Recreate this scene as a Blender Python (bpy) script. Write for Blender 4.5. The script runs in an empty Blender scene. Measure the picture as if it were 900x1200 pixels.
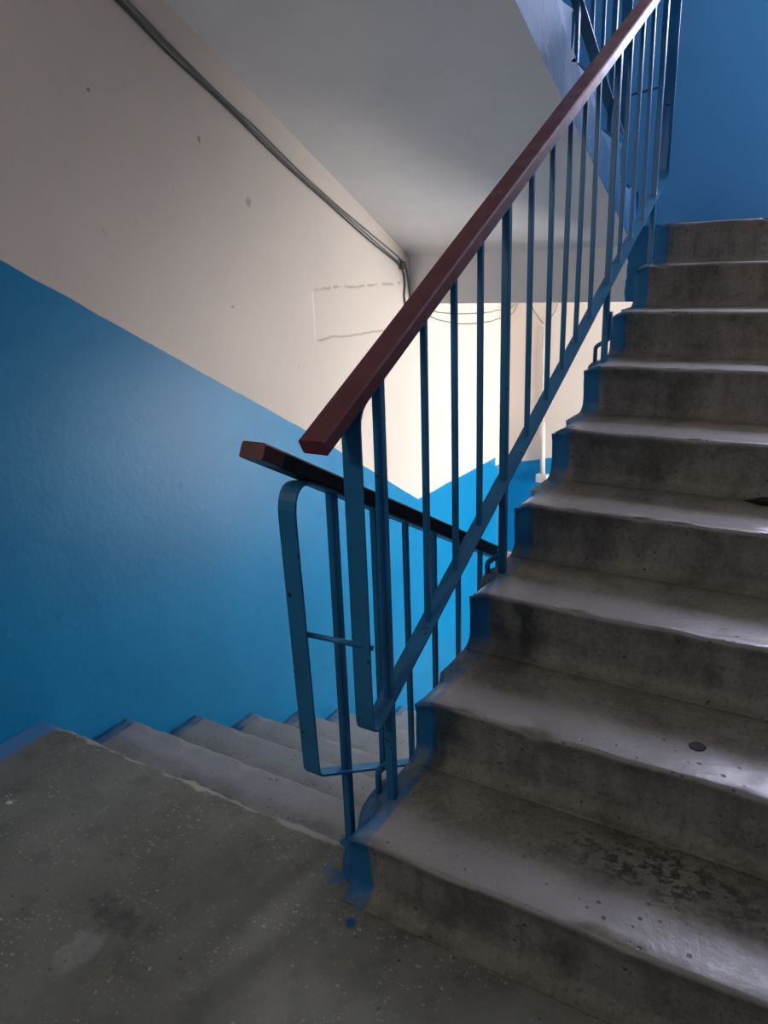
import bpy, bmesh, math, random
from mathutils import Vector, Matrix, noise
random.seed(7)
S = bpy.context.scene
COL = S.collection

# ------------------------------------------------------------------ camera
def rot_axes(yaw, pit, rol):
    cy, sy = math.cos(yaw), math.sin(yaw)
    f = Vector((sy * math.cos(pit), cy * math.cos(pit), -math.sin(pit)))
    r = Vector((cy, -sy, 0)); u = r.cross(f)
    c, s = math.cos(rol), math.sin(rol)
    return r * c + u * s, -r * s + u * c, f
cam = bpy.data.cameras.new('camera')
cam.sensor_fit = 'VERTICAL'; cam.sensor_height = 36.0
cam.lens = 900.94 / 1200 * 36.0
cam.clip_start = .02
camo = bpy.data.objects.new('camera', cam); COL.objects.link(camo)
r_, u_, f_ = rot_axes(-0.55468, 0.30545, -0.03540)
m = Matrix(((r_.x, u_.x, -f_.x), (r_.y, u_.y, -f_.y), (r_.z, u_.z, -f_.z))).to_4x4()
m.translation = Vector((0.78564, -1.06360, 1.26510))
camo.matrix_world = m
S.camera = camo

# ------------------------------------------------------------------ world, lights, exposure
S.view_settings.view_transform = 'Standard'; S.view_settings.look = 'None'
S.view_settings.gamma = 1; S.view_settings.use_curve_mapping = False
S.view_settings.exposure = 0.22
S.cycles.use_denoising = True
S.cycles.max_bounces = 10; S.cycles.diffuse_bounces = 7; S.cycles.glossy_bounces = 4
S.cycles.transparent_max_bounces = 8
w = bpy.data.worlds.new('sky'); S.world = w; w.use_nodes = True
w.node_tree.nodes['Background'].inputs[0].default_value = (.55, .68, 1, 1)
w.node_tree.nodes['Background'].inputs[1].default_value = 1.2

XL, XR, YF, YB = -1.183, 1.14, 3.59, -2.5       # inner faces of the stairwell walls
WIN_UP = (2.62, 3.50, 2.25, 3.55)               # y0, y1, z0, z1 of the half-landing side window above
WIN_END = (0.46, 1.08, 2.30, 3.50)              # x0, x1, z0, z1 of the end-wall window above
WIN_LOW = (2.62, 3.50, -0.56, 0.74)             # the same window one storey down
def area(name, loc, rot, sx, sy, power, colr):
    l = bpy.data.lights.new(name, 'AREA'); l.shape = 'RECTANGLE'; l.size = sx; l.size_y = sy
    l.energy = power; l.color = colr
    o = bpy.data.objects.new(name, l); COL.objects.link(o); o.location = loc; o.rotation_euler = rot
    return o
def win_light(name, W, power, colr):
    area(name, (XR + .30, (W[0] + W[1]) / 2, (W[2] + W[3]) / 2), (0, math.radians(90), 0),
         W[3] - W[2] + .2, W[1] - W[0] + .2, power, colr)
win_light('daylight_upper', WIN_UP, 24, (.90, .92, 1))
area('daylight_end', ((WIN_END[0] + WIN_END[1]) / 2, YF + .30, (WIN_END[2] + WIN_END[3]) / 2), (math.radians(-90), 0, 0),
     WIN_END[1] - WIN_END[0] + .2, WIN_END[3] - WIN_END[2] + .2, 150, (.75, .76, 1))
win_light('daylight_lower', WIN_LOW, 150, (1, .96, .92))
area('landing_fill_light', (-.55, YB + .16, 1.95), (math.radians(100), 0, 0), .24, .24, 11, (1, .93, .86))  # unseen fill added behind the viewer to brighten soffit and beam

# ------------------------------------------------------------------ material helpers
def lin(c):
    out = []
    for v in c:
        v /= 255.0
        out.append(v / 12.92 if v <= .04045 else ((v + .055) / 1.055) ** 2.4)
    return tuple(out) + (1,)
class N:
    """tiny node-tree writer"""
    def __init__(s, name):
        s.m = bpy.data.materials.new(name); s.m.use_nodes = True
        s.t = s.m.node_tree; s.b = s.t.nodes['Principled BSDF']
        s.geo = s.t.nodes.new('ShaderNodeNewGeometry')
        sep = s.t.nodes.new('ShaderNodeSeparateXYZ'); s.link(s.geo.outputs['Position'], sep.inputs[0])
        s.pos = s.geo.outputs['Position']; s.x, s.y, s.z = sep.outputs
    def link(s, a, b): s.t.links.new(a, b)
    def put(s, sock, v):
        if hasattr(v, 'is_linked') or hasattr(v, 'node'): s.link(v, sock)
        else: sock.default_value = v
    def math(s, op, a, b=None, c=None, clamp=False):
        n = s.t.nodes.new('ShaderNodeMath'); n.operation = op; n.use_clamp = clamp
        s.put(n.inputs[0], a)
        if b is not None: s.put(n.inputs[1], b)
        if c is not None: s.put(n.inputs[2], c)
        return n.outputs[0]
    def ramp(s, v, a, b, lo=0., hi=1.):
        n = s.t.nodes.new('ShaderNodeMapRange'); n.clamp = True
        s.put(n.inputs[0], v); s.put(n.inputs[1], a); s.put(n.inputs[2], b); s.put(n.inputs[3], lo); s.put(n.inputs[4], hi)
        return n.outputs[0]
    def noise(s, scale, detail=4, rough=.55, vec=None, stretch=None):
        n = s.t.nodes.new('ShaderNodeTexNoise'); n.inputs['Scale'].default_value = scale
        n.inputs['Detail'].default_value = detail; n.inputs['Roughness'].default_value = rough
        v = vec or s.pos
        if stretch:
            mp = s.t.nodes.new('ShaderNodeMapping'); mp.inputs['Scale'].default_value = stretch
            s.link(v, mp.inputs[0]); v = mp.outputs[0]
        s.link(v, n.inputs['Vector'])
        return n.outputs[0]
    def voro(s, scale, feat='F1', out=0, stretch=None, rnd=1.):
        n = s.t.nodes.new('ShaderNodeTexVoronoi'); n.feature = feat; n.inputs['Scale'].default_value = scale
        n.inputs['Randomness'].default_value = rnd
        v = s.pos
        if stretch:
            mp = s.t.nodes.new('ShaderNodeMapping'); mp.inputs['Scale'].default_value = stretch
            s.link(v, mp.inputs[0]); v = mp.outputs[0]
        s.link(v, n.inputs['Vector'])
        return n.outputs[out]
    def mix(s, f, a, b):
        n = s.t.nodes.new('ShaderNodeMix'); n.data_type = 'RGBA'
        s.put(n.inputs[0], f); s.put(n.inputs[6], a); s.put(n.inputs[7], b)
        return n.outputs[2]
    def attr(s, name):
        n = s.t.nodes.new('ShaderNodeAttribute'); n.attribute_name = name
        return n.outputs['Fac']
    def near(s, v, c, half, soft):
        """1 where |v-c| < half"""
        d = s.math('ABSOLUTE', s.math('SUBTRACT', v, c))
        return s.ramp(d, half - soft, half + soft, 1., 0.)
    def spot(s, c, rx, ry, soft=.25, jag=.0, scale=30):
        dx = s.math('DIVIDE', s.math('SUBTRACT', s.x, c[0]), rx); dy = s.math('DIVIDE', s.math('SUBTRACT', s.y, c[1]), ry)
        d = s.math('SQRT', s.math('ADD', s.math('MULTIPLY', dx, dx), s.math('MULTIPLY', dy, dy)))
        if jag: d = s.math('ADD', d, s.math('MULTIPLY', s.math('SUBTRACT', s.noise(scale, 3), .5), jag))
        return s.ramp(d, 1 - soft, 1 + soft, 1., 0.)
    def bump(s, h, strength, dist=.002):
        n = s.t.nodes.new('ShaderNodeBump'); n.inputs['Strength'].default_value = strength
        n.inputs['Distance'].default_value = dist
        s.link(h, n.inputs['Height']); s.link(n.outputs[0], s.b.inputs['Normal'])
    def out(s, colr, rough, spec=.5):
        s.put(s.b.inputs['Base Color'], colr); s.put(s.b.inputs['Roughness'], rough)
        s.b.inputs['Specular IOR Level'].default_value = spec
        return s.m
    def mul(s, *v):
        r = v[0]
        for q in v[1:]: r = s.math('MULTIPLY', r, q)
        return r
    def mx(s, *v):
        r = v[0]
        for q in v[1:]: r = s.math('MAXIMUM', r, q)
        return r

BLUE = lin((6, 124, 176)); CREAM = lin((226, 214, 202)); STRIP = lin((20, 102, 146))

def wall_material(name, zone):
    n = N(name)
    wob = n.math('MULTIPLY', n.math('SUBTRACT', n.noise(7, 3), .5), .012)
    z = n.math('ADD', n.z, wob)
    if zone == 'left':
        l1 = n.ramp(n.y, .0, 1.50, 1.455, .628)                       # paint line beside the flight down
        l2 = n.ramp(n.y, 1.50, 2.474, 0., -.571)
        low = n.ramp(n.math('SUBTRACT', n.math('ADD', l1, l2), z), -.002, .002)
        l3 = n.ramp(n.y, 0., 2.45, 2.60, 1.40)                        # the flight above starts here
        l4 = n.ramp(n.y, .4, 2.6, 4.3, 2.95)
        up = n.mul(n.ramp(n.math('SUBTRACT', z, l3), -.002, .002), n.ramp(n.math('SUBTRACT', l4, z), -.002, .002))
        mask = n.mx(low, up)
    else:
        l0 = n.ramp(n.x, -1.183, -.75, .0, .09)
        low = n.ramp(n.math('SUBTRACT', l0, z), -.002, .002) if zone == 'far' else n.ramp(n.math('SUBTRACT', n.ramp(n.y, 0., 2.6, 1.45, .02), z), -.002, .002)
        up = n.mul(n.ramp(z, 1.25, 1.251), n.ramp(z, 2.95, 2.954, 1., 0.)) if zone == 'far' else n.ramp(z, 9., 9.1)
        mask = n.mx(low, up)
    big = n.noise(1.7, 3); fine = n.noise(45, 4)
    blue = n.mix(n.ramp(big, .3, .75), BLUE, lin((10, 136, 188)))
    scuff = n.mul(n.ramp(n.noise(26, 5, .7), .63, .72), n.ramp(n.noise(3.1, 2), .48, .62))
    blue = n.mix(n.math('MULTIPLY', scuff, .5), blue, lin((78, 168, 212)))
    blue = n.mix(n.mul(n.ramp(n.noise(15, 5, .7, stretch=(1, .4, 1)), .56, .70), .3), blue, lin((0, 98, 158)))
    if zone == 'far': blue = n.mix(n.ramp(n.z, 1.2, 1.3), blue, lin((62, 124, 166)))
    cream = n.mix(n.ramp(big, .25, .8), CREAM, lin((214, 202, 192)))
    dirt = n.mul(n.ramp(n.noise(19, 5, .65), .66, .74), n.ramp(n.noise(2.3, 2), .5, .62))
    cream = n.mix(n.math('MULTIPLY', dirt, .35), cream, lin((150, 138, 128)))
    h = n.math('ADD', n.math('MULTIPLY', fine, .6), n.math('MULTIPLY', n.noise(12, 3), .8))
    if zone == 'left':
        # outline of an old plaster patch scratched in the whitewash
        def seg(a, half, lo, hi, horiz):
            jit = n.math('MULTIPLY', n.math('SUBTRACT', n.noise(9, 3), .5), .03 if horiz else .008)
            v, t = (n.z, n.y) if horiz else (n.y, n.z)
            return n.mul(n.near(n.math('ADD', v, jit), a, half, .003), n.ramp(t, lo, lo + .02), n.ramp(t, hi - .02, hi, 1., 0.))
        gap = n.ramp(n.noise(11, 2), .42, .52)
        patch = n.mx(n.mul(seg(1.197, .005, 1.62, 2.35, True), gap), seg(.988, .0045, 1.62, 2.45, True))
        light = seg(1.612, .0035, .985, 1.20, False)
        cream = n.mix(n.math('MULTIPLY', patch, .4), cream, lin((120, 105, 95)))
        cream = n.mix(n.math('MULTIPLY', light, .8), cream, lin((250, 244, 238)))
        h = n.math('ADD', h, n.math('MULTIPLY', n.math('SUBTRACT', light, patch), 1.6))
        # smears and specks
        for (cy, cz, ry, rz, k) in ((1.255, 1.515, .016, .016, .45), (.60, 1.78, .006, .006, .7), (1.03, 1.70, .006, .012, .7), (1.12, 1.155, .007, .005, .6)):
            dy = n.math('DIVIDE', n.math('SUBTRACT', n.y, cy), ry); dz = n.math('DIVIDE', n.math('SUBTRACT', n.z, cz), rz)
            d = n.math('ADD', n.math('SQRT', n.math('ADD', n.mul(dy, dy), n.mul(dz, dz))), n.math('MULTIPLY', n.math('SUBTRACT', n.noise(60, 2), .5), 1.2))
            cream = n.mix(n.math('MULTIPLY', n.ramp(d, .7, 1.2, 1., 0.), k), cream, lin((120, 112, 108)))
        nick = n.mul(n.ramp(n.voro(13), .0, .05, 1., 0.), n.ramp(n.noise(4.4, 2), .5, .56))
        blue = n.mix(n.math('MULTIPLY', nick, .6), blue, lin((120, 185, 215)))
    n.bump(h, .28, .005)
    return n.out(n.mix(mask, cream, blue), n.ramp(mask, 0., 1., .78, .44), .35)

def plaster(name, c, warm=False):
    n = N(name)
    big = n.noise(2.2, 4)
    colr = n.mix(n.ramp(big, .3, .75), lin(c), lin(tuple(v * .94 for v in c)))
    if warm:   # the beam's end is carried over in blue beside the well
        edge = n.math('ADD', n.x, n.math('MULTIPLY', n.math('SUBTRACT', n.noise(14, 3), .5), .03))
        colr = n.mix(n.mul(n.ramp(edge, -.117, -.113), n.ramp(edge, .2, .201, 1., 0.)), colr, STRIP)
    n.bump(n.noise(30, 4), .15, .004)
    return n.out(colr, .8)

def concrete_steps(name, x0, x1, blue_left, blue_right, tint=(1, 1, 1), dirty=1., nose=(138, 133, 128)):
    """worn cast concrete; the attribute nose is 1 on the nosing, rise is 1 on the riser"""
    n = N(name)
    ns = n.attr('nose'); rs = n.attr('rise')
    t = lambda c: lin(tuple(min(255, a * b) for a, b in zip(c, tint)))
    base = n.mix(n.ramp(n.noise(5.5, 5, .6), .32, .7), t((108, 101, 86)), t((138, 131, 114)))
    riser = n.mix(n.ramp(n.noise(9, 5, .6, stretch=(2.5, 1, .5)), .32, .7), t((112, 105, 94)), t((142, 134, 122)))
    colr = n.mix(rs, base, riser)
    fine = n.noise(70, 5, .65)
    colr = n.mix(n.math('MULTIPLY', n.ramp(fine, .50, .66), .4), colr, t((156, 147, 130)))
    colr = n.mix(n.math('MULTIPLY', n.ramp(n.noise(95, 3, .6), .56, .68), .45), colr, t((58, 52, 42)))
    wear = n.math('ADD', ns, n.math('MULTIPLY', n.math('SUBTRACT', n.noise(12, 4, .6), .5), .55))
    wear = n.mul(n.ramp(wear, .25, .85), n.math('SUBTRACT', 1., n.math('MULTIPLY', rs, .75)))
    colr = n.mix(n.math('MULTIPLY', wear, .7), colr, lin(nose))
    grime = n.mul(n.ramp(n.noise(7, 6, .68), .50, .66), n.math('SUBTRACT', 1., wear))
    colr = n.mix(n.math('MULTIPLY', grime, .6 * dirty), colr, t((70, 64, 52)))
    holes = n.mul(n.ramp(n.voro(34, stretch=(1, 1, 1)), .08, .17, 1., 0.), n.ramp(n.noise(8, 2), .46, .56))
    colr = n.mix(n.math('MULTIPLY', holes, .75), colr, t((48, 44, 38)))
    streak = n.mul(n.ramp(n.noise(40, 4, .6, stretch=(1.2, .2, .12)), .60, .70), rs)
    colr = n.mix(n.math('MULTIPLY', streak, .5), colr, t((82, 78, 70)))
    speck = n.ramp(n.voro(62), .06, .12, 1., 0.)
    colr = n.mix(n.mul(speck, n.ramp(n.noise(21, 2), .58, .64), .7), colr, t((190, 184, 172)))
    blk = n.mul(n.spot((.60, .205), .17, .07, .6, 1.4, 18), n.ramp(n.noise(48, 4, .7), .47, .56), n.math('SUBTRACT', 1., rs), n.near(n.z, .156, .02, .004))
    colr = n.mix(n.math('MULTIPLY', blk, .85), colr, t((34, 32, 28)))
    # blue paint along the ends
    wobx = n.math('ADD', n.x, n.math('MULTIPLY', n.math('SUBTRACT', n.noise(22, 4, .6), .5), .016))
    worn = n.ramp(n.noise(17, 5, .65), .36, .56)
    keep = n.mx(rs, n.math('SUBTRACT', 1., n.math('MULTIPLY', worn, n.ramp(n.noise(2.4, 1), .42, .55, .1, .7))))
    masks = []
    if blue_left:
        masks.append(n.ramp(wobx, x0 + blue_left - .004, x0 + blue_left + .004, 1., 0.))
        masks.append(n.math('MULTIPLY', n.ramp(wobx, x0 + blue_left, x0 + blue_left + .03, .25, 0.), n.ramp(n.noise(9, 4), .5, .6)))
    if blue_right: masks.append(n.ramp(wobx, x1 - blue_right - .004, x1 - blue_right + .004))
    mk = n.mul(n.mx(*masks), keep) if len(masks) > 1 else n.mul(masks[0], keep)
    colr = n.mix(mk, colr, STRIP)
    h = n.math('ADD', n.math('MULTIPLY', fine, .5), n.math('SUBTRACT', n.noise(18, 4), n.math('MULTIPLY', holes, 1.2)))
    n.bump(h, .4, .003)
    rough = n.ramp(wear, 0., 1., .7, .35)
    rough = n.math('ADD', rough, n.math('MULTIPLY', n.math('SUBTRACT', n.noise(33, 4), .5), .22))
    return n.out(colr, rough)

def side_blue(name):
    n = N(name)
    colr = n.mix(n.ramp(n.noise(6, 4), .35, .65), lin((22, 88, 136)), lin((38, 106, 152)))
    colr = n.mix(n.mul(n.ramp(n.noise(14, 5, .65), .62, .68), .7), colr, lin((130, 132, 140)))
    n.bump(n.noise(24, 4), .4, .006)
    return n.out(colr, .65, .25)

def terrazzo(name):
    n = N(name)
    base = n.mix(n.ramp(n.noise(3.2, 5, .6), .34, .68), lin((102, 101, 88)), lin((130, 128, 114)))
    base = n.mix(n.math('MULTIPLY', n.ramp(n.noise(9, 6, .7), .53, .68), .5), base, lin((76, 72, 62)))
    vor = n.voro(40, stretch=(1, 1.8, 1)); chip = n.mx(n.ramp(vor, .18, .24, 1., 0.), n.ramp(n.voro(50, stretch=(2.0, 1, 1)), .15, .22, 1., 0.))
    chip = n.mul(chip, n.ramp(n.noise(90, 2), .44, .54), n.ramp(n.noise(5, 2), .40, .56))
    chipc = n.mix(n.ramp(n.noise(60, 1), .4, .6), lin((196, 190, 174)), lin((166, 160, 152)))
    colr = n.mix(n.math('MULTIPLY', chip, n.ramp(n.noise(33, 2), .3, .7, .2, .9)), base, chipc)
    v2 = n.voro(120); chip2 = n.mul(n.ramp(v2, .12, .25, 1., 0.), n.ramp(n.noise(70, 2), .5, .58))
    colr = n.mix(n.math('MULTIPLY', chip2, .45), colr, lin((170, 164, 150)))
    pits = n.mul(n.ramp(n.voro(24), .05, .11, 1., 0.), n.ramp(n.noise(6.5, 2), .48, .58))
    colr = n.mix(n.math('MULTIPLY', pits, .75), colr, lin((50, 48, 42)))
    # cement patch, dark scuff beside it
    colr = n.mix(n.math('MULTIPLY', n.spot((-.395, -.285), .06, .028, .5, 2.6, 34), .5), colr, lin((46, 45, 40)))
    colr = n.mix(n.math('MULTIPLY', n.mul(n.spot((-.385, -.385), .034, .055, .25, 1.6, 24), n.ramp(n.noise(50, 4), .3, .6, .4, 1.)), .5), colr, lin((160, 160, 152)))
    # broken light mortar along the edge of the landing, blue drips beside the newel
    edge = n.math('ADD', n.y, n.math('MULTIPLY', n.math('SUBTRACT', n.noise(13, 4, .6), .5), .05))
    mort = n.mul(n.ramp(edge, .103, .110), n.ramp(n.x, -.06, -.03, 1., 0.))
    colr = n.mix(n.math('MULTIPLY', mort, .75), colr, lin((186, 180, 172)))
    drip = n.mul(n.spot((-.03, .055), .06, .05, .35, 1.6, 16), n.ramp(n.noise(20, 4), .47, .6))
    colr = n.mix(n.math('MULTIPLY', drip, .8), colr, lin((34, 96, 150)))
    wx = n.math('ADD', n.x, n.math('MULTIPLY', n.math('SUBTRACT', n.noise(12, 4), .5), .03))
    colr = n.mix(n.math('MULTIPLY', n.ramp(wx, XL + .06, XL + .085, 1., 0.), .8), colr, lin((60, 130, 190)))
    colr = n.mix(n.spot((.05, -.06), .012, .012, .3, .8, 60), colr, lin((24, 88, 142)))
    n.bump(n.math('SUBTRACT', n.math('ADD', n.noise(40, 4), n.noise(6, 3)), n.math('MULTIPLY', pits, 1.2)), .3, .004)
    return n.out(colr, n.ramp(n.noise(4, 4), .3, .7, .52, .72))

def metal_paint(name, c, rough=.38, chips=True):
    n = N(name)
    colr = n.mix(n.ramp(n.noise(9, 4), .3, .7), lin(c), lin(tuple(v * .86 for v in c)))
    if chips:
        ch = n.mul(n.ramp(n.noise(38, 4, .6), .665, .69), .9)
        colr = n.mix(ch, colr, lin((28, 22, 22)))
    n.bump(n.noise(55, 3), .18, .002)
    return n.out(colr, rough)

def rail_paint(name, c, scratched, black_from=None):
    n = N(name)
    colr = n.mix(n.ramp(n.noise(8, 4), .3, .7), lin(c), lin(tuple(v * .82 for v in c)))
    if scratched:
        sc = n.mul(n.ramp(n.noise(26, 5, .7, stretch=(1, .35, .35)), .58, .68), n.ramp(n.noise(4, 2), .47, .6))
        colr = n.mix(n.math('MULTIPLY', sc, .4), colr, lin((176, 130, 130)))
    n.bump(n.noise(40, 4), .2, .002)
    return n.out(colr, n.ramp(n.noise(18, 3), .35, .65, .36, .52) if scratched else .4)

def plain(name, c, rough=.5, spec=.5, amp=.1):
    n = N(name)
    colr = n.mix(n.ramp(n.noise(14, 4), .3, .7), lin(c), lin(tuple(v * (1 - amp) for v in c)))
    return n.out(colr, rough, spec)

M = dict(
    wall_left=wall_material('painted_wall_by_stairs', 'left'), wall_far=wall_material('painted_end_wall', 'far'),
    wall=wall_material('painted_wall', 'other'), soffit=plaster('whitewashed_soffit', (238, 236, 234)),
    beam=plaster('whitewashed_beam', (238, 236, 234), True),
    up=concrete_steps('concrete_steps_up', 0, 1.1, .056, 0),
    down=concrete_steps('concrete_steps_down', XL, -.1, .05, .07, (1.08, 1.10, 1.16), .4, (160, 158, 158)),
    above=concrete_steps('concrete_steps_above', XL, -.1, .05, .07),
    side=side_blue('blue_flight_side'), terrazzo=terrazzo('terrazzo'),
    steel=metal_paint('blue_painted_steel', (34, 112, 152)), maroon=rail_paint('maroon_painted_wood', (100, 44, 52), True),
    black=plain('black_handrail', (20, 13, 14), .55, .2), brown=rail_paint('brown_handrail_end', (96, 46, 40), False),
    cable=plain('grey_cable_sheath', (134, 130, 128), .6), dark=plain('dark_cable_sheath', (82, 78, 77), .6),
    white=plain('white_plastic', (214, 208, 202), .45), frame=plain('white_window_paint', (215, 215, 210), .45),
    gum=plain('flattened_gum', (62, 64, 68), .8), scrap=plain('dark_scrap', (22, 22, 26), .5),
    fillm=plain('fill_white', (220, 215, 205), .4), flake=plain('white_flake', (205, 205, 200), .7))
g = bpy.data.materials.new('window_glass'); g.use_nodes = True
nt = g.node_tree; nt.nodes.remove(nt.nodes['Principled BSDF'])
tr = nt.nodes.new('ShaderNodeBsdfTransparent'); gl = nt.nodes.new('ShaderNodeBsdfGlossy'); gl.inputs['Roughness'].default_value = .03
mxs = nt.nodes.new('ShaderNodeMixShader'); mxs.inputs[0].default_value = .06
nt.links.new(tr.outputs[0], mxs.inputs[1]); nt.links.new(gl.outputs[0], mxs.inputs[2])
nt.links.new(mxs.outputs[0], nt.nodes['Material Output'].inputs[0]); M['glass'] = g

# ------------------------------------------------------------------ object helpers (all geometry in metres, world axes)
def link(name, me, mats, parent=None, origin=None, smooth=False):
    if not isinstance(mats, (list, tuple)): mats = [mats]
    for mt in mats: me.materials.append(mt)
    if smooth:
        for f in me.polygons: f.use_smooth = True
    me.update()
    o = bpy.data.objects.new(name, me); COL.objects.link(o)
    if origin is None:
        vs = [v.co for v in me.vertices]
        origin = Vector((sum(v.x for v in vs) / len(vs), sum(v.y for v in vs) / len(vs), min(v.z for v in vs)))
    origin = Vector(origin)
    me.transform(Matrix.Translation(-origin)); o.location = origin
    if parent:
        o.location = origin - WORLD[parent.name]
        o.parent = parent
    WORLD[o.name] = origin
    return o
WORLD = {}
def finish(bm, name, mats, parent=None, origin=None, smooth=False):
    bmesh.ops.recalc_face_normals(bm, faces=bm.faces)
    me = bpy.data.meshes.new(name); bm.to_mesh(me); bm.free()
    return link(name, me, mats, parent, origin, smooth)
def tag(o, label=None, cat=None, group=None, kind=None):
    if label: o['label'] = label
    if cat: o['category'] = cat
    if group: o['group'] = group
    if kind: o['kind'] = kind
    return o
def thing(name, loc, label, cat, group=None):
    o = bpy.data.objects.new(name, None); COL.objects.link(o); o.location = loc; o.empty_display_size = .1
    WORLD[o.name] = Vector(loc)
    return tag(o, label, cat, group)
def box(bm, x0, x1, y0, y1, z0, z1, bev=0):
    v = [bm.verts.new(p) for p in ((x0, y0, z0), (x1, y0, z0), (x1, y1, z0), (x0, y1, z0), (x0, y0, z1), (x1, y0, z1), (x1, y1, z1), (x0, y1, z1))]
    fs = [bm.faces.new([v[i] for i in q]) for q in ((3, 2, 1, 0), (4, 5, 6, 7), (0, 1, 5, 4), (1, 2, 6, 5), (2, 3, 7, 6), (3, 0, 4, 7))]
    if bev:
        bmesh.ops.bevel(bm, geom=list({e for f in fs for e in f.edges}), offset=bev, segments=2, affect='EDGES', profile=.5)
def hexa(bm, pts):
    v = [bm.verts.new(p) for p in pts]
    for q in ((3, 2, 1, 0), (4, 5, 6, 7), (0, 1, 5, 4), (1, 2, 6, 5), (2, 3, 7, 6), (3, 0, 4, 7)): bm.faces.new([v[i] for i in q])
def tube(bm, pts, r, sides=10, sq=False, sx=1., sy=1.):
    """sweep a round (or square) section along a polyline"""
    pts = [Vector(p) for p in pts]; rings = []
    t0 = (pts[1] - pts[0]).normalized()
    a = Vector((1, 0, 0)) if abs(t0.x) < .8 else Vector((0, 1, 0))
    nrm = (a - t0 * a.dot(t0)).normalized()
    for i, p in enumerate(pts):
        if i == 0: t = pts[1] - pts[0]
        elif i == len(pts) - 1: t = pts[-1] - pts[-2]
        else: t = (pts[i + 1] - p).normalized() + (p - pts[i - 1]).normalized()
        t.normalize(); nrm = (nrm - t * nrm.dot(t)).normalized(); b = t.cross(nrm)
        ring = []
        k = 1.
        if 0 < i < len(pts) - 1:
            c = t.dot((p - pts[i - 1]).normalized()); k = 1. / max(c, .5)
        if sq:
            cb = r * .78
            for (u, v) in ((r, cb), (cb, r), (-cb, r), (-r, cb), (-r, -cb), (-cb, -r), (cb, -r), (r, -cb)):
                ring.append(bm.verts.new(p + nrm * u * sx + b * v * sy))
        else:
            for s in range(sides):
                an = 2 * math.pi * s / sides
                ring.append(bm.verts.new(p + nrm * math.cos(an) * r + b * math.sin(an) * r))
        rings.append(ring)
    for A, B in zip(rings, rings[1:]):
        n = len(A)
        for i in range(n): bm.faces.new((A[i], A[(i + 1) % n], B[(i + 1) % n], B[i]))
    bm.faces.new(rings[0][::-1]); bm.faces.new(rings[-1])
def fillet(pts, rad, seg=6):
    """round the corners of an open 2-D/3-D polyline; rad is one radius per inner corner"""
    pts = [Vector(p) for p in pts]; out = [pts[0]]
    for i in range(1, len(pts) - 1):
        r = rad[i - 1] if isinstance(rad, (list, tuple)) else rad
        a = (pts[i - 1] - pts[i]); b = (pts[i + 1] - pts[i]); la, lb = a.length, b.length
        a.normalize(); b.normalize(); an = a.angle(b)
        d = min(r / math.tan(an / 2), la * .48, lb * .48)
        p0 = pts[i] + a * d; p1 = pts[i] + b * d
        for s in range(seg + 1):
            t = s / seg
            out.append(p0 * (1 - t) ** 2 + pts[i] * 2 * t * (1 - t) + p1 * t * t)
    out.append(pts[-1]); return out
def flat_bar(bm, path, x0, x1, th):
    """flat steel strip bent along a path in the (Y, Z) plane"""
    P = [Vector((p[0], p[1])) for p in path]; rows = []
    for i, p in enumerate(P):
        t = (P[min(i + 1, len(P) - 1)] - P[max(i - 1, 0)]).normalized(); nn = Vector((-t.y, t.x)) * th / 2
        rows.append([bm.verts.new((x, q.x, q.y)) for x, q in ((x0, p + nn), (x1, p + nn), (x1, p - nn), (x0, p - nn))])
    for A, B in zip(rows, rows[1:]):
        for i in range(4): bm.faces.new((A[i], A[(i + 1) % 4], B[(i + 1) % 4], B[i]))
    bm.faces.new(rows[0][::-1]); bm.faces.new(rows[-1])

# ------------------------------------------------------------------ room shell
def structure(name, bm, mat):
    return tag(finish(bm, name, mat), kind='structure')
bm = bmesh.new(); box(bm, XL - .2, XL, YB - .2, YF + .2, -2.9, 4.3); structure('wall_left', bm, M['wall_left'])
bm = bmesh.new(); box(bm, XL, XR, YB - .2, YB, -2.9, 4.3); structure('wall_back', bm, M['wall'])
bm = bmesh.new()
zs = [-2.9, WIN_LOW[2], WIN_LOW[3], WIN_UP[2], WIN_UP[3], 4.3]
for i in range(5):
    W = {1: WIN_LOW, 3: WIN_UP}.get(i)
    if W:
        box(bm, XR, XR + .2, YB - .2, W[0], zs[i], zs[i + 1]); box(bm, XR, XR + .2, W[1], YF + .2, zs[i], zs[i + 1])
    else: box(bm, XR, XR + .2, YB - .2, YF + .2, zs[i], zs[i + 1])
structure('wall_right', bm, M['wall'])
bm = bmesh.new(); x0, x1, z0, z1 = WIN_END
box(bm, XL, XR, YF, YF + .2, -2.9, z0); box(bm, XL, XR, YF, YF + .2, z1, 4.3)
box(bm, XL, x0, YF, YF + .2, z0, z1); box(bm, x1, XR, YF, YF + .2, z0, z1)
structure('wall_front', bm, M['wall_far'])
bm = bmesh.new(); t = .05; ya, yb = YF + .10, YF + .15
box(bm, x0, x0 + t, ya, yb, z0, z1); box(bm, x1 - t, x1, ya, yb, z0, z1)
box(bm, x0 + t, x1 - t, ya, yb, z0, z0 + t); box(bm, x0 + t, x1 - t, ya, yb, z1 - t, z1)
wo = structure('window_3', bm, M['frame'])
bm = bmesh.new(); box(bm, x0 + t, x1 - t, (ya + yb) / 2 - .002, (ya + yb) / 2 + .002, z0 + t, z1 - t)
finish(bm, 'pane', M['glass'], wo)
bm = bmesh.new(); box(bm, XL, XR, YB, YF, -2.9, -2.8); structure('floor_basement', bm, M['terrazzo'])
bm = bmesh.new(); box(bm, XL, XR, YB, YF, 4.2, 4.3); structure('ceiling_top', bm, M['soffit'])
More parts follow.
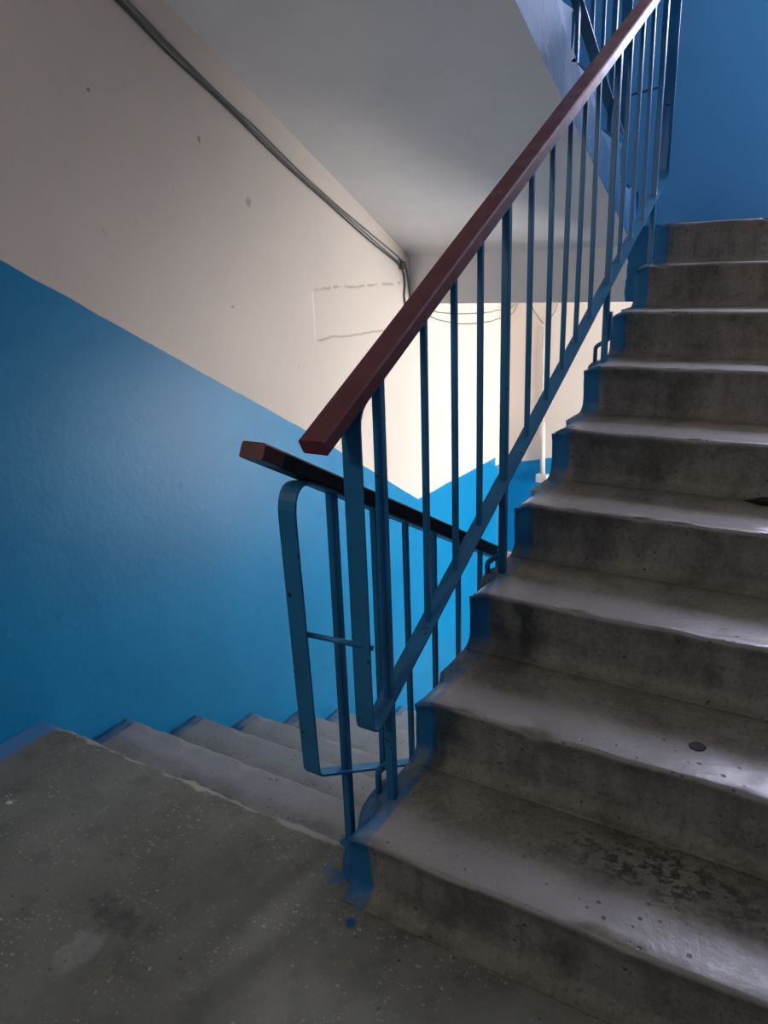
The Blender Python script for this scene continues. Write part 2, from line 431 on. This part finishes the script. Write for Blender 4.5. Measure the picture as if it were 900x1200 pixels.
# rounded corner where the left wall meets the end wall
bm = bmesh.new(); pr = [(XL, YF)] + [(XL + .055 - .055 * math.cos(a), YF - .055 + .055 * math.sin(a)) for a in [math.pi / 2 * k / 6 for k in range(7)]]
lo = [bm.verts.new((x, y, -1.4)) for x, y in pr]; hi = [bm.verts.new((x, y, 1.1)) for x, y in pr]
for i in range(len(pr)): bm.faces.new((lo[i], lo[(i + 1) % len(pr)], hi[(i + 1) % len(pr)], hi[i]))
bm.faces.new(lo[::-1]); bm.faces.new(hi)
structure('trim_corner', bm, M['wall_far'])

R, T = .15608, .30
YD = .1137                                         # edge of the landing over the flight down
YU = YD + 8 * T                                    # foot of that flight, and of the one a storey up
ZU = 9 * R
def slab(name, ring, z0, z1, mat, bev_edge=None):
    bm = bmesh.new()
    lo = [bm.verts.new((x, y, z0)) for x, y in ring]
    hi = [bm.verts.new((x, y, z1)) for x, y in ring]
    n = len(ring)
    for i in range(n): bm.faces.new((lo[i], lo[(i + 1) % n], hi[(i + 1) % n], hi[i]))
    f = bm.faces.new(hi); bm.faces.new(lo[::-1])
    return structure(name, bm, mat)
random.seed(3)
edge = []
k = 0; x = XL
while x < -.03:
    y = YD + noise.noise(Vector((x * 9, 1.3, 0))) * .012 + noise.noise(Vector((x * 31, 4.1, 0))) * .007
    if x > -.30: y += .010 * math.sin((x + .30) * 11)
    edge.append((x, y)); x += .012
edge += [(-.02, YD - .01), (.0, .05)]
ring = [(XL, YB), (XR, YB), (XR, .03), (.0, .03)] + edge[::-1]
slab('floor', ring, -.2, 0, M['terrazzo'])
bm = bmesh.new()
box(bm, XL, XR, YU - .07, YU + .14, 1.095, ZU - .002); box(bm, XL, XR, YU + .14, YF, 1.25, ZU - .002)
structure('floor_half_landing', bm, [M['beam']])
bm = bmesh.new(); box(bm, XL, XR, YU - .02, YF, -1.62, -ZU); structure('floor_lower_landing', bm, M['terrazzo'])
bm = bmesh.new(); box(bm, XL, XR, YB, .0, 2.55, 2.81); structure('ceiling', bm, M['soffit'])
for nme, W in (('window_1', WIN_UP), ('window_2', WIN_LOW)):
    bm = bmesh.new(); y0, y1, z0, z1 = W; t = .05; xa, xb = XR + .10, XR + .15
    box(bm, xa, xb, y0, y0 + t, z0, z1); box(bm, xa, xb, y1 - t, y1, z0, z1)
    box(bm, xa, xb, y0 + t, y1 - t, z0, z0 + t); box(bm, xa, xb, y0 + t, y1 - t, z1 - t, z1)
    ym = (y0 + y1) / 2; box(bm, xa, xb, ym - .02, ym + .02, z0 + t, z1 - t)
    wo = structure(nme, bm, M['frame'])
    bm = bmesh.new(); box(bm, (xa + xb) / 2 - .002, (xa + xb) / 2 + .002, y0 + t, y1 - t, z0 + t, z1 - t)
    finish(bm, 'pane', M['glass'], wo)

# ------------------------------------------------------------------ stair flights
def step_profile(last_t, cove=.036, nose_r=.011, under=.010):
    """closed outline in (s, z); s runs in the direction of ascent, the nosing top sits near (0,0)"""
    pts = []
    for i in range(7):                                   # cove at the foot of the riser
        a = math.pi / 2 * i / 6
        pts.append((under + .004 - cove + cove * math.sin(a), -R + cove - cove * math.cos(a), .0, i / 6.))
    for i in range(1, 5):
        t = i / 5.; z0, z1 = -R + cove, -nose_r * 2.4
        pts.append((under + .004 - .002 * t, z0 + (z1 - z0) * t, .12 * t, 1.))
    pts.append((.005, -nose_r * 1.7, .4, 1.))
    for i in range(7):                                   # rounded nosing
        a = math.pi * (.95 - .45 * i / 6.)
        pts.append((nose_r * (1 + .9 * math.cos(a)) - .002, -nose_r + nose_r * math.sin(a), .75 + .25 * math.sin(math.pi * i / 6.), max(0., 1 - i / 3.5)))
    for s, wv in ((.03, .95), (.05, .9), (.08, .8), (.11, .62), (.14, .42), (.18, .2), (.22, .08), (.26, .0)):
        if s < last_t - .02: pts.append((s, -.0015 * math.sin(math.pi * min(1, s / .26)), wv, 0.))
    pts.append((last_t, 0.0, 0., 0.))
    return pts
def step(name, parent, x0, x1, ys, dirn, zt, mats, seed, last_t=.318, chip_side=None, amp=1.):
    prof = step_profile(last_t); base = [(last_t, -.05), (.05, -R - .01)]
    nx = max(12, int((x1 - x0) / .022)); bm = bmesh.new()
    nose = bm.verts.layers.float.new('nose'); rise = bm.verts.layers.float.new('rise')
    cols = []
    for i in range(nx + 1):
        x = x0 + (x1 - x0) * i / nx; col = []
        d = min(abs(x - chip_side), .2) if chip_side is not None else .2
        e = max(0., 1 - d / .05)
        for j, (s, z, nv, rv) in enumerate(prof):
            q = Vector((x * 7, s * 7 + seed * 3.7, z * 7)); big = noise.noise(q)
            sm = noise.noise(Vector((x * 30, s * 26 + seed * 5.1, z * 26)))
            ss, zz = s, z
            a = .0035 * big * amp + .0018 * sm * amp
            chipv = max(0., noise.noise(Vector((x * 16, seed * 9.3, 2.2))) - .24) * .055 * amp
            if nv > .7 and rv + nv > .8 and s < .05: ss += chipv * .6; zz -= chipv * .55
            fd = max(0., min(1., (.24 - s) / .05)); ss += a * (.6 + rv); zz += a * .5 * (1 - rv) * fd if j else 0
            if j == len(prof) - 1 or j == 0: ss, zz = s, z + (.0006 if j == 0 else 0)
            xx = x
            if e > 0:                                    # broken, rounded end beside the well
                sgn = 1 if chip_side == x0 else -1
                xx += sgn * e * (.010 * (nv > .5) + (.003 if amp == 1. else .006) * abs(noise.noise(Vector((s * 30, z * 30, seed * 2.))))) * (j > 3) * amp
                zz -= e * e * .014 * (nv > .6) * (rv < .99 or 1) * amp
                ss += e * .006 * nv
            v = bm.verts.new((xx, ys + dirn * ss, zt + zz)); v[nose] = nv; v[rise] = rv; col.append(v)
        for (s, z) in base:
            v = bm.verts.new((x, ys + dirn * s, zt + z)); v[nose] = 0; v[rise] = 1; col.append(v)
        cols.append(col)
    n = len(cols[0])
    for A, B in zip(cols, cols[1:]):
        for j in range(n): bm.faces.new((A[j], A[(j + 1) % n], B[(j + 1) % n], B[j]))
    f0 = bm.faces.new(cols[0][::-1]); f1 = bm.faces.new(cols[-1])
    if len(mats) > 1: f0.material_index = 1; f1.material_index = 1
    for f in bm.faces: f.smooth = True
    f0.smooth = f1.smooth = False
    bmesh.ops.recalc_face_normals(bm, faces=bm.faces)
    me = bpy.data.meshes.new(name); bm.to_mesh(me); bm.free()
    return link(name, me, mats, parent)
up = thing('stair_flight', (.55, 0, 0), 'worn grey concrete stair flight climbing to the half landing, blue painted end strip', 'stairs')
for k in range(1, 10):
    step('step', up, 0, 1.1, T * (k - 1), 1, R * k, [M['up'], M['side']], k, .318 if k < 9 else .12, 0)
bm = bmesh.new()
hexa(bm, [(0.004, .06, -.18), (1.1, .06, -.18), (1.1, YU - .09, 1.10), (.004, YU - .09, 1.10), (0.004, .06, -.02), (1.1, .06, -.02), (1.1, YU - .09, ZU - R - .03), (.004, YU - .09, ZU - R - .03)])
finish(bm, 'waist_slab', [M['side']], up)

def descending(z_low, name, label, mat, amp, soffit):
    """flight on the left side of the well: foot at the half landing (YU), top towards the camera"""
    root = thing(name, ((XL - .1) / 2, YU, z_low), label, 'stairs')
    x0, x1 = XL + .001, -.1
    for j in range(1, 9):
        step('step', root, x0, x1, YU - T * (j - 1), -1, z_low + R * j, [mat, M['side']], 20 + j, .318 if j < 8 else .296, x1, amp)
    return root, x0, x1
dn, x0, x1 = descending(-ZU, 'stair_flight', 'pale concrete stair flight dropping away along the blue wall on the left', M['down'], .8, None)
bm = bmesh.new()
zi = lambda y, zl: zl + (YU - y) / T * R
hexa(bm, [(x0, .16, zi(.16, -ZU) - .17), (x1, .16, zi(.16, -ZU) - .17), (x1, YU - .03, -ZU - .12), (x0, YU - .03, -ZU - .12),
          (x0, .16, zi(.16, -ZU) - .01), (x1, .16, zi(.16, -ZU) - .01), (x1, YU - .03, -ZU + .005), (x0, YU - .03, -ZU + .005)])
finish(bm, 'waist_slab', [M['side']], dn)
ab, x0, x1 = descending(ZU, 'stair_flight', 'stair flight overhead seen from below, whitewashed soffit and chipped blue side', M['above'], 1., None)
bm = bmesh.new(); yb = YU - .05; ya = .02
NS = 24; rows = []
for i in range(NS + 1):
    t = i / NS; y = yb + (ya - yb) * t
    zl = 1.312 + (yb - y) * .500; zr = 1.318 + (yb - y) * .445
    rows.append([bm.verts.new(p) for p in ((x0, y, zl), (x1, y, zr), (x1, y, zi(y, ZU) + .004), (x0, y, zi(y, ZU) + .004))])
for A, B in zip(rows, rows[1:]):
    for j in range(4):
        f = bm.faces.new((A[j], A[(j + 1) % 4], B[(j + 1) % 4], B[j])); f.material_index = 1 if j == 1 else 0
bm.faces.new(rows[0][::-1]); bm.faces.new(rows[-1])
so = finish(bm, 'waist_slab', [M['soffit'], M['side']], ab)

def lump(c, r, seed, mat, parent):
    bm = bmesh.new(); rows = []
    for i in range(1, 12):
        th = math.pi * i / 12; row = []
        for j in range(18):
            ph = 2 * math.pi * j / 18; d = Vector((math.sin(th) * math.cos(ph), math.sin(th) * math.sin(ph), math.cos(th)))
            k = 1 + .22 * noise.noise(d * 1.7 + Vector((seed, 0, 0))) + .10 * noise.noise(d * 5 + Vector((0, seed, 0)))
            q = Vector((abs(d.x) ** .7 * (1 if d.x > 0 else -1), abs(d.y) ** .7 * (1 if d.y > 0 else -1), abs(d.z) ** .7 * (1 if d.z > 0 else -1)))
            row.append(bm.verts.new((c[0] + q.x * r[0] * k, c[1] + q.y * r[1] * k, c[2] + q.z * r[2] * k)))
        rows.append(row)
    for A, B in zip(rows, rows[1:]):
        for j in range(18): bm.faces.new((A[j], A[(j + 1) % 18], B[(j + 1) % 18], B[j]))
    bm.faces.new(rows[0]); bm.faces.new(rows[-1][::-1])
    return finish(bm, 'mortar_lump', mat, parent, smooth=True)
lump((-.004, .165, .075), (.036, .085, .072), 1.3, M['up'], up)
lump((-.012, .075, .0), (.030, .048, .085), 4.1, M['up'], up)
lump((-.080, .130, -.045), (.034, .035, .048), 7.7, M['up'], up)
lump((.0, .775, 3 * R - .055), (.032, .07, .050), 2.6, M['up'], up)
lump((.0, 1.66, 6 * R - .055), (.026, .06, .050), 5.2, M['up'], up)

# ------------------------------------------------------------------ railings
def railing(root, X, sgn, y0, y1, hz, sz, hy0, hy1, rods, posts, hand_mats, mitre=None, rod_r=.0065, lean0=0.):
    """flat-bar frame, handrail, thin rods and thick posts; hz / sz give the heights of handrail underside and lower bar"""
    # frame: one strip bent round under the handrail, down the end, along the steps and up again
    e0, e1 = y0, y1
    loop = fillet([(e0 + (e1 - e0) * .5, hz(e0 + (e1 - e0) * .5) - .003), (e0 + lean0, hz(e0 + lean0) - .003), (e0, sz(e0)), (e1, sz(e1)), (e1, hz(e1) - .003), (e0 + (e1 - e0) * .5, hz(e0 + (e1 - e0) * .5) - .003)], [.055, .030, .045, .04], 8)
    bm = bmesh.new(); flat_bar(bm, loop, X - .02, X + .02, .005)
    finish(bm, 'flat_bar_frame', M['steel'], root, smooth=False)
    # handrail: rounded rectangular timber along the slope
    sl = (hz(hy1) - hz(hy0)) / (hy1 - hy0); t = Vector((0, hy1 - hy0, hz(hy1) - hz(hy0))).normalized()
    nn = Vector((0, -t.z, t.y)); nn = nn if nn.z > 0 else -nn
    wd, th = .053, .030
    c1, c2 = .003, .0035
    sec = [(-wd / 2 + c1, 0), (wd / 2 - c1, 0), (wd / 2, c1), (wd / 2, th - c2), (wd / 2 - c2, th), (-wd / 2 + c2, th), (-wd / 2, th - c2), (-wd / 2, c1)]
    segs = [(hy0, hy1, hand_mats[0])] if len(hand_mats) == 1 else [(hy0, hy0 + .052 * sgn, hand_mats[1]), (hy0 + .052 * sgn, hy0 + 1.06 * sgn, hand_mats[0]), (hy0 + 1.06 * sgn, hy1, hand_mats[1])]  # two-colour rail: brown end stretches, black middle, split by position
    first = None
    for si, (a, b, mt) in enumerate(segs):
        bm = bmesh.new(); rings = []
        m_ = max(2, int(abs(b - a) / .04))
        for i in range(m_ + 1):
            y = a + (b - a) * i / m_
            if first is None and i == 0: ins = .0
            c = Vector((X, y, hz(y))); wv = noise.noise(Vector((y * 2.3, X * 9, 0))) * .0015
            rings.append([bm.verts.new(c + Vector((u + wv, 0, 0)) + nn * v) for u, v in sec])
        for A, B in zip(rings, rings[1:]):
            for i in range(8): bm.faces.new((A[i], A[(i + 1) % 8], B[(i + 1) % 8], B[i]))
        bm.faces.new(rings[0][::-1]); bm.faces.new(rings[-1])
        if first is None and len(segs) == 1:
            first = finish(bm, 'handrail', mt, root)
        elif len(segs) > 1 and si == 1: first = finish(bm, 'handrail', mt, root)
        else: tag(finish(bm, 'handrail_end', mt, root), 'brown end stretch of the black handrail')
    for y in rods:
        bm = bmesh.new(); lean = random.uniform(-.002, .002)
        tube(bm, [(X + lean, y, sz(y) - .001), (X - lean, y, hz(y) - .003)], rod_r, sq=True)
        finish(bm, 'baluster', M['steel'], root)
    for y, zf, br in posts:
        bm = bmesh.new(); tube(bm, [(X, y, zf - .012), (X, y, hz(y) - .003)], .0098, sq=True)
        p = finish(bm, 'post', M['steel'], root)
        if br:
            side, dz, kx, top, ss_ = br
            bm = bmesh.new(); xo = X + side * .017; xt = X + ss_ * .013
            pts = fillet([(xt, y + .012, zf + top), (xt, y + .012, zf + dz), (xo + side * kx, y + .006, zf + dz - .028), (xo + side * kx, y + .006, zf + dz - .10)], [.02, .02], 6)
            tube(bm, pts, .0075, 10)
            finish(bm, 'bracket', M['steel'], p, smooth=True)
hz = lambda y: 1.002 + .548 * y
sz = lambda y: .329 + .530 * y
ru = thing('stair_railing', (.03, .055, 0), 'blue steel railing with maroon handrail climbing beside the concrete steps', 'railing', None)
railing(ru, .03, 1, .055, 2.36, hz, sz, -.052, 2.62,
        [.330, .471, .606, .916, 1.065, 1.198, 1.319, 1.447, 1.767, 1.905, 2.05],
        [(.150, R, (-1, .075, .022, .19, -1)), (.757, 3 * R, (-1, .045, .03, .06, -1)), (1.640, 6 * R, (-1, .075, .016, .165, 1)), (2.215, 8 * R, None)], [M['maroon']])
bm = bmesh.new(); tube(bm, [(.045, 2.365, 1.912), (-.13, 2.365, 1.889)], .006, 10); finish(bm, 'rung', M['steel'], ru, smooth=True)
hd = lambda y: .920 - .513 * y
sd = lambda y: .268 - .560 * y
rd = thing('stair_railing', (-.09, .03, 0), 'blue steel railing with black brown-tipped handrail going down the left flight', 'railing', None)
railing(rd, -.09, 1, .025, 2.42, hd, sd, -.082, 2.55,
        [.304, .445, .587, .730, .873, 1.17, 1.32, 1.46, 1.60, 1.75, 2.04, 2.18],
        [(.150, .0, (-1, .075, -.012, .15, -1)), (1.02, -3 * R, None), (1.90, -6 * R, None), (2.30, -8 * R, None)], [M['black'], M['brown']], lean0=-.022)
bm = bmesh.new(); tube(bm, [(-.095, .030, .578), (.052, .062, .566)], .006, 10); finish(bm, 'rung', M['steel'], rd, smooth=True)
ha = lambda y: 2.42 + .56 * (2.36 - y)
sa = lambda y: 1.735 + .575 * (2.36 - y)
ra = thing('stair_railing', (-.15, 2.36, ZU), 'blue steel railing with dark lower bar on the flight overhead', 'railing', None)
railing(ra, -.15, -1, 2.36, .30, ha, sa, 2.47, .28,
        [2.06, 1.93, 1.62, 1.48, 1.34, 1.20, .9, .76, .62],
        [(2.20, ZU + 2 * R - .005, None), (1.76, ZU + 3 * R - .005, None), (1.05, ZU + 5 * R - .005, None), (.45, ZU + 7 * R - .005, None)], [M['maroon']])

# ------------------------------------------------------------------ cables and small things
def cable(name, pts, r, mat, label, cat='cable', sub=5):
    P = [Vector(p) for p in pts]; out = []
    for i in range(len(P) - 1):
        a, b, c, d = P[max(i - 1, 0)], P[i], P[i + 1], P[min(i + 2, len(P) - 1)]
        for s in range(sub):
            t = s / sub
            out.append(.5 * ((2 * b) + (c - a) * t + (2 * a - 5 * b + 4 * c - d) * t * t + (3 * b - a - 3 * c + d) * t ** 3))
    out.append(P[-1]); bm = bmesh.new(); tube(bm, out, r, 8)
    return tag(finish(bm, name, mat, smooth=True), label, cat)
xw = XL + .006
cable('cable', [(xw, a, b) for a, b in ((.10, 2.315), (.35, 2.205), (.636, 2.080), (.744, 2.030), (.927, 1.930), (1.173, 1.814), (1.464, 1.665), (1.756, 1.532), (2.051, 1.398), (2.33, 1.279), (2.375, 1.20), (2.368, 1.13), (2.40, 1.02))], .0042, M['dark'],
      'lower dark cable running down the left wall below the soffit')
cable('cable', [(xw, a, b) for a, b in ((.10, 2.335), (.35, 2.222), (.66, 2.092), (.777, 2.042), (.95, 1.948), (1.175, 1.833), (1.314, 1.770), (1.568, 1.641), (1.837, 1.520), (2.104, 1.410), (2.349, 1.305), (2.405, 1.24), (2.425, 1.141), (2.44, 1.03))], .0038, M['cable'],
      'upper pale grey cable running down the left wall below the soffit')
cable('cable', [(xw, a, b) for a, b in ((.10, 2.326), (.35, 2.214), (.66, 2.083), (.95, 1.936), (1.30, 1.763), (1.55, 1.636), (1.85, 1.503), (2.11, 1.389), (2.34, 1.288))], .0034, M['cable'],
      'thin grey cable between the two others on the left wall below the soffit')
bm = bmesh.new(); box(bm, XL, XL + .024, 2.33, 2.365, 1.262, 1.298, .004); ob = tag(finish(bm, 'cable_clip', M['dark']), 'dark clip where the wall cables turn down under the soffit', 'clip')
cable('cable', [(XL + .005, a, b) for a, b in ((2.44, 1.0), (2.52, 1.06), (2.66, 1.014), (2.779, .988), (3.0, .955), (3.2, .942), (3.411, .938), (3.52, .945))] + [(-1.10, 3.574, .975), (-1.06, 3.582, 1.06), (-1.03, 3.583, 1.18)], .0026, M['cable'],
      'sagging lower grey wire on the white wall under the beam')
cable('cable', [(XL + .005, a, b) for a, b in ((2.46, 1.06), (2.62, 1.066), (2.73, 1.036), (3.048, 1.007), (3.41, .994), (3.52, 1.0))] + [(-1.09, 3.575, 1.02), (-1.04, 3.583, 1.18)], .0026, M['cable'],
      'upper grey wire on the white wall just under the beam')
cable('cable', [(-.99, 3.584, 1.18), (-.975, 3.584, 1.03), (-.93, 3.584, .955), (-.896, 3.582, .915)], .0026, M['cable'], 'grey wire slanting from the left into the conduit top on the end wall')
cable('cable', [(-.80, 3.584, 1.18), (-.815, 3.584, 1.02), (-.85, 3.584, .95), (-.884, 3.582, .905)], .0026, M['cable'], 'grey wire slanting from the right into the conduit top on the end wall')
cd = thing('conduit', (-.87, YF, -.06), 'white vertical conduit pipe with a fitting at its foot on the end wall', 'pipe')
bm = bmesh.new(); tube(bm, [(-.89, YF - .014, .895), (-.884, YF - .014, .55), (-.878, YF - .014, .30)], .009, 12); finish(bm, 'thin_pipe', M['white'], cd, smooth=True)
bm = bmesh.new(); tube(bm, [(-.878, YF - .02, .31), (-.868, YF - .02, -.03)], .017, 14); finish(bm, 'sleeve', M['white'], cd, smooth=True)
bm = bmesh.new(); box(bm, -.905, -.83, YF - .05, YF, -.085, -.03, .005); finish(bm, 'fitting', M['white'], cd)

bm = bmesh.new()
for i in range(2): pass
ringv = [bm.verts.new((.605 + .017 * math.cos(a) * (1 + .04 * math.sin(3 * a)), .413 + .0165 * math.sin(a), 2 * R - .001)) for a in [2 * math.pi * i / 24 for i in range(24)]]
top = [bm.verts.new((.605 + (v.co.x - .605) * .86, .413 + (v.co.y - .413) * .86, 2 * R + .0022)) for v in ringv]
for i in range(24): bm.faces.new((ringv[i], ringv[(i + 1) % 24], top[(i + 1) % 24], top[i]))
bm.faces.new(top); bm.faces.new(ringv[::-1])
tag(finish(bm, 'gum_spot', M['gum']), 'round dark gum spot on the worn edge of the second step', 'gum')
bm = bmesh.new()
sp = [(.565, 1.172, 0), (.61, 1.145, 0), (.69, 1.14, 0), (.69, 1.175, 0), (.61, 1.18, 0)]
lo = [bm.verts.new((x, y, 4 * R + .0012)) for x, y, z in sp]; hi = [bm.verts.new((x, y - .002, 4 * R + h)) for (x, y, z), h in zip(sp, (.003, .014, .018, .020, .016))]
for i in range(5): bm.faces.new((lo[i], lo[(i + 1) % 5], hi[(i + 1) % 5], hi[i]))
bm.faces.new(hi); bm.faces.new(lo[::-1])
tag(finish(bm, 'scrap', M['scrap']), 'pointed black scrap lying on the fourth step at the right edge', 'litter')
bm = bmesh.new()
a = [bm.verts.new((-.922 + .009 * math.cos(t) * (1 + .3 * math.sin(2 * t)), -.171 + .007 * math.sin(t), .0)) for t in [2 * math.pi * i / 9 for i in range(9)]]
b = [bm.verts.new((-.922 + (v.co.x + .922) * .6, -.171 + (v.co.y + .171) * .6, .004)) for v in a]
for i in range(9): bm.faces.new((a[i], a[(i + 1) % 9], b[(i + 1) % 9], b[i]))
bm.faces.new(b); bm.faces.new(a[::-1])
tag(finish(bm, 'paint_flake', M['flake']), 'small white paint flake on the landing floor near the left wall', 'litter')
# housing added around the unseen fill light, behind the viewer
lp = thing('fill_housing', (-.55, YB, 1.95), 'plain white round housing added for the unseen fill light on the back wall', 'lamp')
bm = bmesh.new(); rings = []
for rr, y in ((.17, .0), (.17, .09), (.16, .12), (.15, .12), (.15, .03)):
    rings.append([bm.verts.new((-.55 + rr * math.cos(2 * math.pi * i / 24), YB + y, 1.95 + rr * math.sin(2 * math.pi * i / 24))) for i in range(24)])
for A, B in zip(rings, rings[1:]):
    for i in range(24): bm.faces.new((A[i], A[(i + 1) % 24], B[(i + 1) % 24], B[i]))
bm.faces.new(rings[0][::-1]); bm.faces.new(rings[-1])
finish(bm, 'fill_base', M['fillm'], lp)
